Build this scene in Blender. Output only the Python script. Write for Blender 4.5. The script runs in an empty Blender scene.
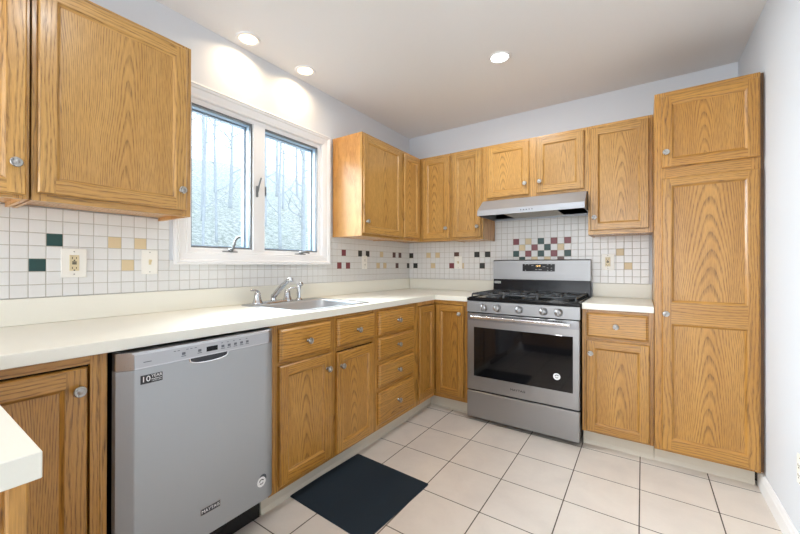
import bpy, bmesh, math, random
from mathutils import Vector, Matrix
random.seed(7)
PI = math.pi
SC = bpy.context.scene
COL = SC.collection

# ------------------------------------------------------------------ camera
CX, CY, CZ = 1.98697, -3.24608, 1.14932
YAW, PITCH, ROLL = 0.61736, 0.0030, 0.00177
cam_d = bpy.data.cameras.new('camera')
cam_d.sensor_fit = 'HORIZONTAL'; cam_d.sensor_width = 36.0
cam_d.lens = 363.82 / 800 * 36.0
cam_d.shift_x = 15.6 / 800; cam_d.shift_y = -2.56 / 800
cam_d.clip_start = 0.02; cam_d.clip_end = 200
cam = bpy.data.objects.new('camera', cam_d); COL.objects.link(cam)
F = Vector((-math.sin(YAW) * math.cos(PITCH), math.cos(YAW) * math.cos(PITCH), math.sin(PITCH)))
R = Vector((math.cos(YAW), math.sin(YAW), 0)); U = R.cross(F)
R2 = R * math.cos(ROLL) + U * math.sin(ROLL); U2 = -R * math.sin(ROLL) + U * math.cos(ROLL)
M = Matrix((R2, U2, -F)).transposed().to_4x4(); M.translation = (CX, CY, CZ)
cam.matrix_world = M
SC.camera = cam

# ------------------------------------------------------------------ world, light, exposure
SC.view_settings.view_transform = 'Standard'; SC.view_settings.look = 'None'
SC.view_settings.exposure = -0.16; SC.view_settings.gamma = 1.0
SC.view_settings.use_curve_mapping = False
W_STRENGTH = 2.9
world = bpy.data.worlds.new('overcast_sky'); SC.world = world; world.use_nodes = True
wn = world.node_tree.nodes; wl = world.node_tree.links; wn.clear()
wo = wn.new('ShaderNodeOutputWorld'); wb = wn.new('ShaderNodeBackground')
wt = wn.new('ShaderNodeTexCoord'); ws = wn.new('ShaderNodeSeparateXYZ'); wr = wn.new('ShaderNodeValToRGB')
wl.new(wt.outputs['Generated'], ws.inputs[0]); wl.new(ws.outputs['Z'], wr.inputs[0])
wr.color_ramp.elements[0].color = (0.80, 0.88, 1.0, 1); wr.color_ramp.elements[1].color = (0.72, 0.85, 1.0, 1)
wl.new(wr.outputs[0], wb.inputs[0]); wb.inputs[1].default_value = W_STRENGTH
wl.new(wb.outputs[0], wo.inputs[0])
for a, v in (('max_bounces', 8), ('diffuse_bounces', 5), ('glossy_bounces', 4), ('transmission_bounces', 6), ('transparent_max_bounces', 8)):
    setattr(SC.cycles, a, v)
SC.cycles.sample_clamp_indirect = 6.0
SC.cycles.caustics_reflective = False; SC.cycles.caustics_refractive = False

def area_light(name, loc, rot, sx, sy, power, col):
    d = bpy.data.lights.new(name, 'AREA'); d.shape = 'RECTANGLE'; d.size = sx; d.size_y = sy
    d.energy = power; d.color = col
    o = bpy.data.objects.new(name, d); COL.objects.link(o); o.location = loc; o.rotation_euler = rot
    return o
HC = 2.474; XW = 2.492; YS = -6.6
# area lamps boosting sink window daylight, and unseen fill added behind the camera
wlt = area_light('sink_window_daylight', (-0.30, -1.77, 1.74), (0, -PI / 2 + 0.42, 0), 0.8, 0.95, 46, (0.84, 0.92, 1.0)); wlt.data.spread = 1.75
area_light('rear_fill_light', (1.25, YS - 0.05, 1.15), (PI / 2, 0, 0), 2.0, 2.1, 108, (0.97, 0.98, 1.0))  # general fill lamp, added out of view

# ------------------------------------------------------------------ node helpers
def srgb(r, g, b):
    f = lambda c: (c / 255 / 12.92) if c / 255 <= 0.04045 else ((c / 255 + 0.055) / 1.055) ** 2.4
    return (f(r), f(g), f(b), 1)

class NT:
    def __init__(s, name):
        s.m = bpy.data.materials.new(name); s.m.use_nodes = True
        s.n = s.m.node_tree.nodes; s.l = s.m.node_tree.links; s.n.clear()
        s.out = s.n.new('ShaderNodeOutputMaterial'); s.p = s.n.new('ShaderNodeBsdfPrincipled')
        s.l.new(s.p.outputs[0], s.out.inputs[0])
    def put(s, sock, v):
        if isinstance(v, bpy.types.NodeSocket): s.l.new(v, sock)
        else: sock.default_value = v
    def math(s, op, a, b=0.0, c=0.0, clamp=False):
        n = s.n.new('ShaderNodeMath'); n.operation = op; n.use_clamp = clamp
        s.put(n.inputs[0], a); s.put(n.inputs[1], b); s.put(n.inputs[2], c); return n.outputs[0]
    def comb(s, x, y, z):
        n = s.n.new('ShaderNodeCombineXYZ'); s.put(n.inputs[0], x); s.put(n.inputs[1], y); s.put(n.inputs[2], z); return n.outputs[0]
    def noise(s, vec, scale, detail=2.0, rough=0.5, dist=0.0):
        n = s.n.new('ShaderNodeTexNoise'); s.put(n.inputs['Vector'], vec); n.inputs['Scale'].default_value = scale
        n.inputs['Detail'].default_value = detail; n.inputs['Roughness'].default_value = rough; n.inputs['Distortion'].default_value = dist
        return n.outputs['Fac']
    def ramp(s, fac, stops):
        n = s.n.new('ShaderNodeValToRGB'); s.put(n.inputs[0], fac); e = n.color_ramp.elements
        while len(e) < len(stops): e.new(0.5)
        for k, (p, c) in enumerate(stops): e[k].position = p; e[k].color = c if len(c) == 4 else (*c, 1)
        return n.outputs[0]
    def mix(s, fac, a, b, mode='MIX'):
        n = s.n.new('ShaderNodeMix'); n.data_type = 'RGBA'; n.blend_type = mode
        s.put(n.inputs[0], fac); s.put(n.inputs[6], a); s.put(n.inputs[7], b); return n.outputs[2]
    def bump(s, h, strength, dist=0.01):
        n = s.n.new('ShaderNodeBump'); n.inputs['Strength'].default_value = strength; n.inputs['Distance'].default_value = dist
        s.put(n.inputs['Height'], h); s.l.new(n.outputs[0], s.p.inputs['Normal'])
    def obj(s):
        n = s.n.new('ShaderNodeTexCoord'); return n.outputs['Object']
    def sep(s, v):
        n = s.n.new('ShaderNodeSeparateXYZ'); s.put(n.inputs[0], v); return n.outputs
    def rnd(s):
        n = s.n.new('ShaderNodeObjectInfo'); return n.outputs['Random']
    def set(s, **k):
        for a, v in k.items(): s.put(s.p.inputs[a.replace('_', ' ')], v)
        return s

def plain(name, col, rough=0.5, metal=0.0, **k):
    t = NT(name); t.set(Base_Color=col, Roughness=rough, Metallic=metal, **k)
    v = t.noise(t.obj(), 35, 2); t.put(t.p.inputs['Roughness'], t.math('MULTIPLY_ADD', v, 0.06, max(rough - 0.03, 0.0)))
    return t.m

def wood(name, mode, light, mid, dark, seed=0.0):
    """mode V: straight vertical grain, H: straight horizontal grain, C: cathedral figure, vertical"""
    t = NT(name); o = t.sep(t.obj()); r = t.rnd()
    x, y, z = o[0], o[1], o[2]
    if mode == 'H': x, z = z, x
    r1 = t.math('MULTIPLY_ADD', r, 7.3, seed)
    zz = t.math('ADD', z, r1)
    if mode == 'C':
        u = t.math('MULTIPLY_ADD', t.math('SUBTRACT', r, 0.5), 0.07, x)
        wob = t.noise(t.comb(t.math('MULTIPLY', x, 5.0), r1, t.math('MULTIPLY', zz, 1.6)), 1.0, 2.0)
        u = t.math('MULTIPLY_ADD', t.math('SUBTRACT', wob, 0.5), 0.07, u)
        up = t.math('PINGPONG', t.math('ADD', u, 10 * 0.26), 0.13)
        # tilt of the cone of year rings: swaps end from board to board
        d = t.math('ABSOLUTE', t.math('MULTIPLY_ADD', z, t.math('MULTIPLY_ADD', r, 0.05, 0.035), t.math('MULTIPLY_ADD', t.math('FRACT', t.math('MULTIPLY', r, 17.0)), 0.07, 0.05)))
        rr = t.math('SQRT', t.math('ADD', t.math('MULTIPLY', up, up), t.math('MULTIPLY', d, d)))
        w2 = t.noise(t.comb(t.math('MULTIPLY', x, 22.0), r1, t.math('MULTIPLY', zz, 5.0)), 1.0, 3.0)
        ph = t.math('MULTIPLY_ADD', t.math('SUBTRACT', w2, 0.5), 0.55, t.math('MULTIPLY', rr, 190.0))
    else:
        u = t.math('MULTIPLY_ADD', r, 3.1, x)
        wob = t.noise(t.comb(t.math('MULTIPLY', u, 14.0), t.math('MULTIPLY_ADD', y, 6.0, seed), t.math('MULTIPLY', zz, 1.8)), 1.0, 3.0)
        ph = t.math('MULTIPLY_ADD', wob, 5.5, t.math('MULTIPLY', u, 70.0))
    fr = t.math('FRACT', ph)
    ring = t.ramp(fr, [(0.0, (0.25,) * 3), (0.45, (0.0,) * 3), (0.80, (0.75,) * 3), (0.92, (1.0,) * 3), (1.0, (0.25,) * 3)])
    por = t.noise(t.comb(t.math('MULTIPLY', x, 420.0), t.math('MULTIPLY', y, 420.0), t.math('MULTIPLY', zz, 22.0)), 1.0, 2.0, 0.6)
    pore = t.ramp(por, [(0.40, (0.0,) * 3), (0.62, (1.0,) * 3)])
    tone = t.noise(t.comb(t.math('MULTIPLY', x, 11.0), r1, t.math('MULTIPLY', zz, 1.2)), 1.0, 3.0)
    base = t.mix(t.ramp(tone, [(0.3, (0,) * 3), (0.7, (1,) * 3)]), light, mid)
    k = t.math('MULTIPLY', ring, t.math('MULTIPLY_ADD', pore, 0.50, 0.30))
    k = t.math('ADD', k, t.math('MULTIPLY', pore, 0.16), clamp=True)
    c = t.mix(k, base, dark)
    g = t.math('MULTIPLY_ADD', r, 0.20, 0.90)
    c2 = t.n.new('ShaderNodeHueSaturation'); t.put(c2.inputs['Color'], c); t.put(c2.inputs['Value'], g)
    t.set(Base_Color=c2.outputs[0], Roughness=t.math('MULTIPLY_ADD', k, 0.18, 0.30), Coat_Weight=0.3, Coat_Roughness=0.2)
    t.bump(t.math('MULTIPLY', k, -1.0), 0.18, 0.001)
    return t.m

L_, M_, D_ = srgb(202, 156, 86), srgb(186, 138, 69), srgb(102, 67, 26)
WV = wood('oak_vertical', 'V', L_, M_, D_)
WH = wood('oak_horizontal', 'H', L_, M_, D_, 3.0)
WC = wood('oak_cathedral', 'C', L_, M_, D_, 5.0)
L2, M2, D2 = srgb(197, 145, 68), srgb(178, 125, 50), srgb(92, 58, 18)
BV = wood('base_oak_vertical', 'V', L2, M2, D2)
BH = wood('base_oak_horizontal', 'H', L2, M2, D2, 3.0)
BC = wood('base_oak_cathedral', 'C', L2, M2, D2, 5.0)
VEN = wood('veneer_side', 'V', srgb(214, 162, 96), srgb(206, 152, 84), srgb(166, 112, 54))
GAP_SHADE = plain('gap_shade', srgb(40, 26, 14), 0.8)  # shade inside door gaps and recesses, put into a near-black colour
OAKS = [WV, WH, WC, VEN, GAP_SHADE]
BOAKS = [BV, BH, BC, VEN, GAP_SHADE]

def steel(name, col=(0.37, 0.37, 0.375, 1), rough=0.36, axis='x'):
    t = NT(name); o = t.sep(t.obj())
    a = {'x': (4.0, 500.0, 500.0), 'z': (500.0, 500.0, 4.0), 'y': (500.0, 4.0, 500.0)}[axis]
    n = t.noise(t.comb(*[t.math('MULTIPLY', o[i], a[i]) for i in range(3)]), 1.0, 2.0)
    t.set(Base_Color=col, Metallic=1.0, Roughness=t.math('MULTIPLY_ADD', n, 0.12, rough - 0.06), Anisotropic=0.4)
    t.bump(n, 0.02, 0.0005)
    return t.m
STEEL = steel('brushed_steel')
STEEL_DARKENED = steel('darkened_panel_steel', (0.25, 0.25, 0.25, 1), 0.40)  # same steel darkened to offset the light these tilted panels reflect
def satin_door():
    t = NT('satin_steel_door'); o = t.sep(t.obj()); n = t.noise(t.comb(t.math('MULTIPLY', o[0], 500.0), 0.0, t.math('MULTIPLY', o[2], 4.0)), 1.0, 2.0)
    t.set(Base_Color=(0.42, 0.44, 0.46, 1), Metallic=0.75, Roughness=t.math('MULTIPLY_ADD', n, 0.1, 0.42)); return t.m
STEEL_DW = satin_door()
STEEL_SINK = steel('sink_steel', (0.48, 0.50, 0.52, 1), 0.4, 'y')
CHROME = plain('chrome', (0.58, 0.58, 0.59, 1), 0.14, 1.0)
NICKEL = plain('satin_nickel', (0.38, 0.37, 0.35, 1), 0.28, 1.0)
GREYPL = plain('grey_metal_panel', srgb(178, 180, 184), 0.35, 0.3)
BLACK = plain('black_enamel', (0.008, 0.008, 0.009, 1), 0.18, 0.0, Specular_IOR_Level=0.22)
IRON = plain('cast_iron', (0.05, 0.055, 0.06, 1), 0.36)
GLASSBLK = plain('black_oven_glass', (0.006, 0.006, 0.007, 1), 0.05)
WHITE = plain('white_trim_paint', srgb(238, 238, 238), 0.35)
PLATE = plain('white_plate', srgb(240, 238, 230), 0.35)
IVORY = plain('almond_device', srgb(222, 208, 170), 0.35)
SLOT = plain('dark_slot', (0.02, 0.02, 0.02, 1), 0.6)
TXT = plain('dark_print', (0.03, 0.03, 0.035, 1), 0.5)
WTXT = plain('white_print', (0.85, 0.85, 0.85, 1), 0.5)
GASK = plain('grey_screen_frame', srgb(108, 112, 114), 0.5, 0.0)
HANDLE_GREY = plain('grey_handle', srgb(120, 122, 122), 0.4, 0.2)
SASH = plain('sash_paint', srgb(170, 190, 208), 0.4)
TOE = plain('toe_vinyl', srgb(206, 198, 182), 0.5)
BRONZE = plain('brown_deck', srgb(110, 90, 62), 0.3, 0.8)

def laminate(name, col):
    t = NT(name); n = t.noise(t.obj(), 260, 2); n2 = t.noise(t.obj(), 6, 2)
    f = t.math('ADD', t.math('MULTIPLY', n, 0.6), t.math('MULTIPLY', n2, 0.4))
    t.set(Base_Color=t.mix(f, tuple(c * 0.94 for c in col[:3]) + (1,), col), Roughness=0.32)
    return t.m
LAM = laminate('cream_laminate', srgb(233, 231, 219))

def paint(name, col, bump=0.05):
    t = NT(name); n = t.noise(t.obj(), 90, 3)
    t.set(Base_Color=t.mix(n, tuple(c * 0.985 for c in col[:3]) + (1,), col), Roughness=0.85); t.bump(n, bump, 0.002)
    return t.m
WALLP = paint('pale_blue_grey_paint', srgb(217, 221, 226))
CEILP = paint('ceiling_paint', srgb(236, 235, 234))

def floor_mat():
    t = NT('cream_floor_tile'); b = t.n.new('ShaderNodeTexBrick')
    b.offset = 0; b.squash = 1; b.offset_frequency = 2
    mp = t.n.new('ShaderNodeMapping'); mp.inputs['Location'].default_value = (-0.756, 0.635, 0)
    t.l.new(t.obj(), mp.inputs[0]); t.l.new(mp.outputs[0], b.inputs['Vector'])
    b.inputs['Scale'].default_value = 1; b.inputs['Brick Width'].default_value = 0.3045; b.inputs['Row Height'].default_value = 0.3225
    b.inputs['Mortar Size'].default_value = 0.0028; b.inputs['Mortar Smooth'].default_value = 0.2; b.inputs['Bias'].default_value = 0.0
    b.inputs['Color1'].default_value = srgb(222, 213, 203); b.inputs['Color2'].default_value = srgb(214, 206, 197); b.inputs['Mortar'].default_value = srgb(84, 74, 64)
    n = t.noise(t.obj(), 4.5, 5, 0.6, 0.6); n2 = t.noise(t.obj(), 60, 3)
    cl = t.mix(t.ramp(n, [(0.35, (0,) * 3), (0.7, (1,) * 3)]), srgb(228, 219, 208), srgb(206, 197, 187))
    c = t.mix(0.5, b.outputs['Color'], cl); c = t.mix(t.math('MULTIPLY', n2, 0.12), c, srgb(190, 170, 150))
    c = t.mix(b.outputs['Fac'], c, srgb(84, 74, 64))
    t.set(Base_Color=c, Roughness=t.math('MULTIPLY_ADD', b.outputs['Fac'], 0.5, 0.30))
    t.bump(t.math('SUBTRACT', t.math('MULTIPLY', n2, 0.04), b.outputs['Fac']), 0.5, 0.002)
    return t.m

def glass_mat():
    t = NT('window_glass'); t.n.remove(t.p)
    tr = t.n.new('ShaderNodeBsdfTransparent'); tr.inputs[0].default_value = (0.96, 0.98, 0.98, 1)
    gl = t.n.new('ShaderNodeBsdfGlossy'); gl.inputs['Roughness'].default_value = 0.02
    fr = t.n.new('ShaderNodeFresnel'); fr.inputs[0].default_value = 1.45
    mx = t.n.new('ShaderNodeMixShader'); gm = t.n.new('ShaderNodeNewGeometry'); t.l.new(t.math('MULTIPLY', fr.outputs[0], t.math('SUBTRACT', 1.0, gm.outputs['Backfacing'])), mx.inputs[0]); t.l.new(tr.outputs[0], mx.inputs[1]); t.l.new(gl.outputs[0], mx.inputs[2])
    t.l.new(mx.outputs[0], t.out.inputs[0]); return t.m
GLASS = glass_mat()

def emit(name, col, s):
    t = NT(name); t.set(Base_Color=(0, 0, 0, 1), Emission_Color=col, Emission_Strength=s); return t.m

# ------------------------------------------------------------------ mesh helpers
def new(): return bmesh.new()
def bx(b, x0, x1, y0, y1, z0, z1, mi=0, bev=0.0, seg=1):
    x0, x1 = sorted((x0, x1)); y0, y1 = sorted((y0, y1)); z0, z1 = sorted((z0, z1))
    v = [b.verts.new(p) for p in ((x0, y0, z0), (x1, y0, z0), (x1, y1, z0), (x0, y1, z0), (x0, y0, z1), (x1, y0, z1), (x1, y1, z1), (x0, y1, z1))]
    fs = [b.faces.new([v[i] for i in q]) for q in ((0, 3, 2, 1), (4, 5, 6, 7), (0, 1, 5, 4), (1, 2, 6, 5), (2, 3, 7, 6), (3, 0, 4, 7))]
    for f in fs: f.material_index = mi
    if bev > 0:
        ed = list({e for f in fs for e in f.edges})
        r = bmesh.ops.bevel(b, geom=ed, offset=bev, segments=seg, affect='EDGES', profile=0.5)
        for f in r['faces']:
            f.material_index = mi
            if seg > 1: f.smooth = True
    return b
def quad(b, pts, mi=0):
    f = b.faces.new([b.verts.new(p) for p in pts]); f.material_index = mi; return f
def prism(b, poly, axis, a0, a1, mi=0, smooth=False):
    """polygon in the two other axes (in xyz order) extruded along axis"""
    def P(p, a):
        q = list(p); q.insert(axis, a); return q
    A = [b.verts.new(P(p, a0)) for p in poly]; B_ = [b.verts.new(P(p, a1)) for p in poly]
    n = len(poly); fs = [b.faces.new(A), b.faces.new(B_[::-1])]
    for i in range(n):
        f = b.faces.new([A[i], B_[i], B_[(i + 1) % n], A[(i + 1) % n]]); f.smooth = smooth; fs.append(f)
    for f in fs: f.material_index = mi
    return fs
def lathe(b, prof, c, axis=(0, 0, 1), seg=20, mi=0, smooth=True, sx=1.0):
    """prof: list of (radius, height along axis)"""
    ax = Vector(axis).normalized(); t = Vector((1, 0, 0)) if abs(ax.x) < 0.9 else Vector((0, 0, 1))
    u = ax.cross(t).normalized(); w = ax.cross(u); c = Vector(c); rings = []
    for r, h in prof:
        if r < 1e-6: rings.append([b.verts.new(c + ax * h)])
        else: rings.append([b.verts.new(c + ax * h + u * r * math.cos(2 * PI * k / seg) * sx + w * r * math.sin(2 * PI * k / seg)) for k in range(seg)])
    for a, d in zip(rings, rings[1:]):
        for k in range(seg):
            j = (k + 1) % seg
            if len(a) == 1 and len(d) == 1: continue
            if len(a) == 1: f = b.faces.new([a[0], d[j], d[k]])
            elif len(d) == 1: f = b.faces.new([a[k], a[j], d[0]])
            else: f = b.faces.new([a[k], a[j], d[j], d[k]])
            f.material_index = mi; f.smooth = smooth
def tube(b, pts, rad, seg=10, mi=0, flat=1.0):
    pts = [Vector(p) for p in pts]; rad = rad if isinstance(rad, (list, tuple)) else [rad] * len(pts); rings = []
    for i, p in enumerate(pts):
        d = (pts[min(i + 1, len(pts) - 1)] - pts[max(i - 1, 0)]).normalized()
        t = Vector((0, 0, 1)) if abs(d.z) < 0.95 else Vector((1, 0, 0))
        u = d.cross(t).normalized(); w = d.cross(u)
        rings.append([b.verts.new(p + u * rad[i] * math.cos(2 * PI * k / seg) + w * rad[i] * flat * math.sin(2 * PI * k / seg)) for k in range(seg)])
    for a, d in zip(rings, rings[1:]):
        for k in range(seg):
            j = (k + 1) % seg; f = b.faces.new([a[k], a[j], d[j], d[k]]); f.smooth = True; f.material_index = mi
    for r, fl in ((rings[0], True), (rings[-1], False)):
        f = b.faces.new(r[::-1] if fl else r); f.material_index = mi
def curve_pts(ctrl, n=12):
    """Catmull-Rom through the control points"""
    P = [Vector(p) for p in ctrl]; P = [2 * P[0] - P[1]] + P + [2 * P[-1] - P[-2]]; out = []
    for i in range(1, len(P) - 2):
        for k in range(n):
            t = k / n; a, c, d, e = P[i - 1], P[i], P[i + 1], P[i + 2]
            out.append(0.5 * ((2 * c) + (d - a) * t + (2 * a - 5 * c + 4 * d - e) * t * t + (3 * c - a - 3 * d + e) * t ** 3))
    out.append(P[-2]); return out
def build(name, b, mats, parent=None, loc=(0, 0, 0), rz=0.0):
    if not isinstance(mats, (list, tuple)): mats = [mats]
    bmesh.ops.recalc_face_normals(b, faces=b.faces[:])
    me = bpy.data.meshes.new(name); b.to_mesh(me); b.free()
    for m in mats: me.materials.append(m)
    o = bpy.data.objects.new(name, me); COL.objects.link(o); o.location = loc; o.rotation_euler = (0, 0, rz)
    if parent: o.parent = parent
    return o
def text(name, s, size, mat, parent, loc, rot, depth=0.0004, align='CENTER', sx=1.0):
    c = bpy.data.curves.new(name, 'FONT'); c.body = s; c.size = size; c.extrude = depth; c.align_x = align; c.align_y = 'CENTER'
    c.resolution_u = 3
    t = bpy.data.objects.new(name, c); COL.objects.link(t)
    bpy.context.view_layer.update()
    me = bpy.data.meshes.new_from_object(t); bpy.data.objects.remove(t)
    me.materials.clear(); me.materials.append(mat)
    o = bpy.data.objects.new(name, me); COL.objects.link(o); o.parent = parent; o.location = loc; o.rotation_euler = rot; o.scale = (sx, 1, 1)
    return o
def thing(name, label, cat, loc=(0, 0, 0), rz=0.0, group=None):
    o = bpy.data.objects.new(name, None); COL.objects.link(o); o.empty_display_size = 0.1
    o.location = loc; o.rotation_euler = (0, 0, rz); o['label'] = label; o['category'] = cat
    if group: o['group'] = group
    return o
def tag(o, label, cat, group=None):
    o['label'] = label; o['category'] = cat
    if group: o['group'] = group
    return o
def struct(o): o['kind'] = 'structure'; return o

def bits(name, boxes, mat, parent):
    for q in boxes: b = new(); bx(b, *q); build(name, b, mat, parent)
# ------------------------------------------------------------------ room shell
b = new(); bx(b, -0.15, XW + 0.15, YS - 0.15, 0.15, -0.1, 0); struct(build('floor', b, floor_mat()))
b = new(); bx(b, -0.15, XW + 0.15, YS - 0.15, 0.15, HC, HC + 0.12)
struct(build('ceiling', b, CEILP))
# sink window opening in the left wall
WY0, WY1, WZ0, WZ1 = -2.285, -1.255, 1.205, 2.08
b = new()
bx(b, -0.15, 0, YS, WY0, 0, HC); bx(b, -0.15, 0, WY1, 0, 0, HC); bx(b, -0.15, 0, WY0, WY1, 0, WZ0); bx(b, -0.15, 0, WY0, WY1, WZ1, HC)
wall_left = struct(build('wall_left', b, WALLP))
b = new(); bx(b, -0.15, XW + 0.15, 0, 0.15, 0, HC); wall_back = struct(build('wall_back', b, WALLP))
b = new(); bx(b, XW, XW + 0.15, YS, 0, 0, HC); wall_right = struct(build('wall_right', b, WALLP))
b = new()
bx(b, -0.15, 0.15, YS - 0.15, YS, 0, HC); bx(b, 2.35, XW + 0.15, YS - 0.15, YS, 0, HC); bx(b, 0.15, 2.35, YS - 0.15, YS, 2.2, HC)
struct(build('wall_front', b, WALLP))
# baseboard on the right wall: flat board with a shaped cap
b = new(); prism(b, [(XW, 0), (XW - 0.015, 0), (XW - 0.015, 0.066), (XW - 0.011, 0.074), (XW - 0.009, 0.082), (XW - 0.004, 0.09), (XW, 0.09)], 1, -6.5, -0.555)
struct(build('baseboard_right', b, WHITE))

# ------------------------------------------------------------------ wall tile
TW = [plain('white_tile', srgb(226, 226, 224), 0.22), plain('tile_grout', srgb(178, 172, 160), 0.8), plain('green_tile', srgb(22, 66, 62), 0.38),
      plain('beige_tile', srgb(214, 194, 154), 0.38), plain('maroon_tile', srgb(128, 62, 68), 0.38), plain('dark_tile', srgb(34, 36, 34), 0.38),
      plain('brown_tile', srgb(84, 56, 52), 0.38)]
TZ, TPZ = 1.0185, 0.052
def tile_panel(name, parent, axis, s0, pitch, n, rows, colours, skip=lambda i, k: False, wide=None):
    """axis 'x' = back wall (tile i from s0 towards +x), 'y' = left wall (tile i from s0 towards -y)"""
    b = new(); T = 0.0055; g = 0.0011; c = 0.0012
    def P(s, z, t): return (s, -t, z) if axis == 'x' else (t, -s, z)
    for i in range(n):
        for k in range(rows(i)):
            if skip(i, k): continue
            a0, a1 = s0 + i * pitch, s0 + (i + 1) * pitch; z0, z1 = TZ + k * TPZ, TZ + (k + 1) * TPZ
            quad(b, [P(a0, z0, 0.0035), P(a1, z0, 0.0035), P(a1, z1, 0.0035), P(a0, z1, 0.0035)], 1)
            mi = colours.get((i, k), 0)
            a0 += g; a1 -= g; z0 += g; z1 -= g
            lo = [P(a0, z0, 0.003), P(a1, z0, 0.003), P(a1, z1, 0.003), P(a0, z1, 0.003)]
            md = [P(a0, z0, T - c), P(a1, z0, T - c), P(a1, z1, T - c), P(a0, z1, T - c)]
            hi = [P(a0 + c, z0 + c, T), P(a1 - c, z0 + c, T), P(a1 - c, z1 - c, T), P(a0 + c, z1 - c, T)]
            L = [[b.verts.new(p) for p in q] for q in (lo, md, hi)]
            b.faces.new(L[2]).material_index = mi
            for A, B_ in ((L[0], L[1]), (L[1], L[2])):
                for j in range(4): b.faces.new([A[j], A[(j + 1) % 4], B_[(j + 1) % 4], B_[j]]).material_index = mi
    o = build(name, b, TW, parent)
    # normals must face the room
    me = o.data
    for p in me.polygons:
        n_ = p.normal; want = Vector((0, -1, 0)) if axis == 'x' else Vector((1, 0, 0))
        if n_.dot(want) < -0.2: p.flip()
    return o
GR, BE, MA, DK, BR = 2, 3, 4, 5, 6
lw = {(20, 2): MA, (18, 2): MA, (19, 4): MA, (15, 4): DK, (13, 4): DK, (9, 4): BE, (8, 4): 0, (10, 2): BE, (8, 2): BE, (5, 4): BR, (3, 4): BR, (4, 2): BR, (0, 2): DK,
      (47, 4): BE, (49, 4): BE, (48, 2): BE, (53, 4): GR, (54, 2): GR}
lw[(53, 4)] = GR
PY = 0.0525; S0 = -0.00325
def lrows(i):
    y = -(S0 + (i + 0.5) * PY)
    return 3 if WY0 - 0.05 < y < WY1 + 0.05 else 7
tile_panel('backsplash_tile', wall_left, 'y', S0 + 0.0035, PY, 66, lrows, lw)
bwc = {(0, 4): DK, (1, 2): DK, (4, 4): BE, (6, 4): BE, (5, 2): BE, (10, 4): BR, (9, 2): MA, (11, 2): BE, (14, 4): DK, (16, 4): DK, (15, 2): DK,
       (21, 6): MA, (23, 6): BE, (25, 6): GR, (27, 6): MA, (29, 6): MA, (22, 5): BE, (24, 5): MA, (26, 5): GR, (28, 5): BE,
       (21, 4): GR, (23, 4): MA, (25, 4): GR, (27, 4): MA, (29, 4): GR, (22, 3): GR, (28, 3): BR, (24, 3): BE, (26, 3): BE, (36, 4): BE, (37, 4): 0, (37, 2): BE}
def brows(i): return 11 if 0.905 < 0.0017 + (i + .5) * 0.0506 < 1.672 else 7
tile_panel('backsplash_tile', wall_back, 'x', 0.0017, 0.0506, 40, brows, bwc)

# ------------------------------------------------------------------ sink window
win = thing('window_1', 'white double casement window above the sink', 'window'); struct(win)
del win['label']; del win['category']
def ring(b, y0, y1, z0, z1, w, x0, x1, mi=0, bev=0.0):
    bx(b, x0, x1, y0, y0 + w, z0, z1, mi, bev); bx(b, x0, x1, y1 - w, y1, z0, z1, mi, bev)
    bx(b, x0, x1, y0 + w, y1 - w, z0, z0 + w, mi, bev); bx(b, x0, x1, y0 + w, y1 - w, z1 - w, z1, mi, bev)
def mould_ring(b, y0, y1, z0, z1, prof, mi=0):
    """mitred casing: prof = list of (inward offset, x)"""
    R_ = [[b.verts.new((x, y0 + d, z0 + d)), b.verts.new((x, y1 - d, z0 + d)), b.verts.new((x, y1 - d, z1 - d)), b.verts.new((x, y0 + d, z1 - d))] for d, x in prof]
    R_ = [[b.verts.new(v.co) for v in r] if False else r for r in R_]
    for A, B_ in zip(R_, R_[1:]):
        for j in range(4): b.faces.new([A[j], A[(j + 1) % 4], B_[(j + 1) % 4], B_[j]]).material_index = mi
b = new()
mould_ring(b, -2.342, -1.198, 1.153, 2.136, [(0, 0.0), (0, 0.024), (0.008, 0.026), (0.013, 0.02), (0.017, 0.024), (0.024, 0.022), (0.028, 0.015), (0.056, 0.013), (0.062, 0.010), (0.066, 0.012), (0.072, 0.008), (0.072, -0.02)])
build('casing', b, WHITE, win)
b = new()
ring(b, -2.285, -1.255, 1.205, 2.08, 0.042, -0.12, -0.012, 0, 0.002)
bx(b, -0.12, -0.004, -1.862, -1.776, 1.24, 2.04, 0, 0.003)
build('window_frame', b, WHITE, win)
for (y0, y1) in ((-2.25, -1.858), (-1.780, -1.289)):
    y0 += 0.0; z0, z1 = 1.243, 2.042
    s = new(); ring(s, y0 + 0.006, y1 - 0.006, z0 + 0.006, z1 - 0.006, 0.010, -0.11, -0.038, 0, 0.001); ring(s, y0 + 0.0155, y1 - 0.0155, z0 + 0.0155, z1 - 0.0155, 0.007, -0.108, -0.078, 0, 0.001)
    sash = build('sash', s, SASH, win)
    s = new(); ring(s, y0 + 0.0155, y1 - 0.0155, z0 + 0.0155, z1 - 0.0155, 0.003, -0.074, -0.068, 0); build('glazing_gasket', s, GASK, sash)
    s = new(); ring(s, y0, y1, z0, z1, 0.014, -0.036, -0.020, 0, 0.0015); build('screen_frame', s, GASK, win)
    s = new(); bx(s, -0.096, -0.092, y0 + 0.0225, y1 - 0.0225, z0 + 0.0225, z1 - 0.0225); build('pane', s, GLASS, sash)
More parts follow.
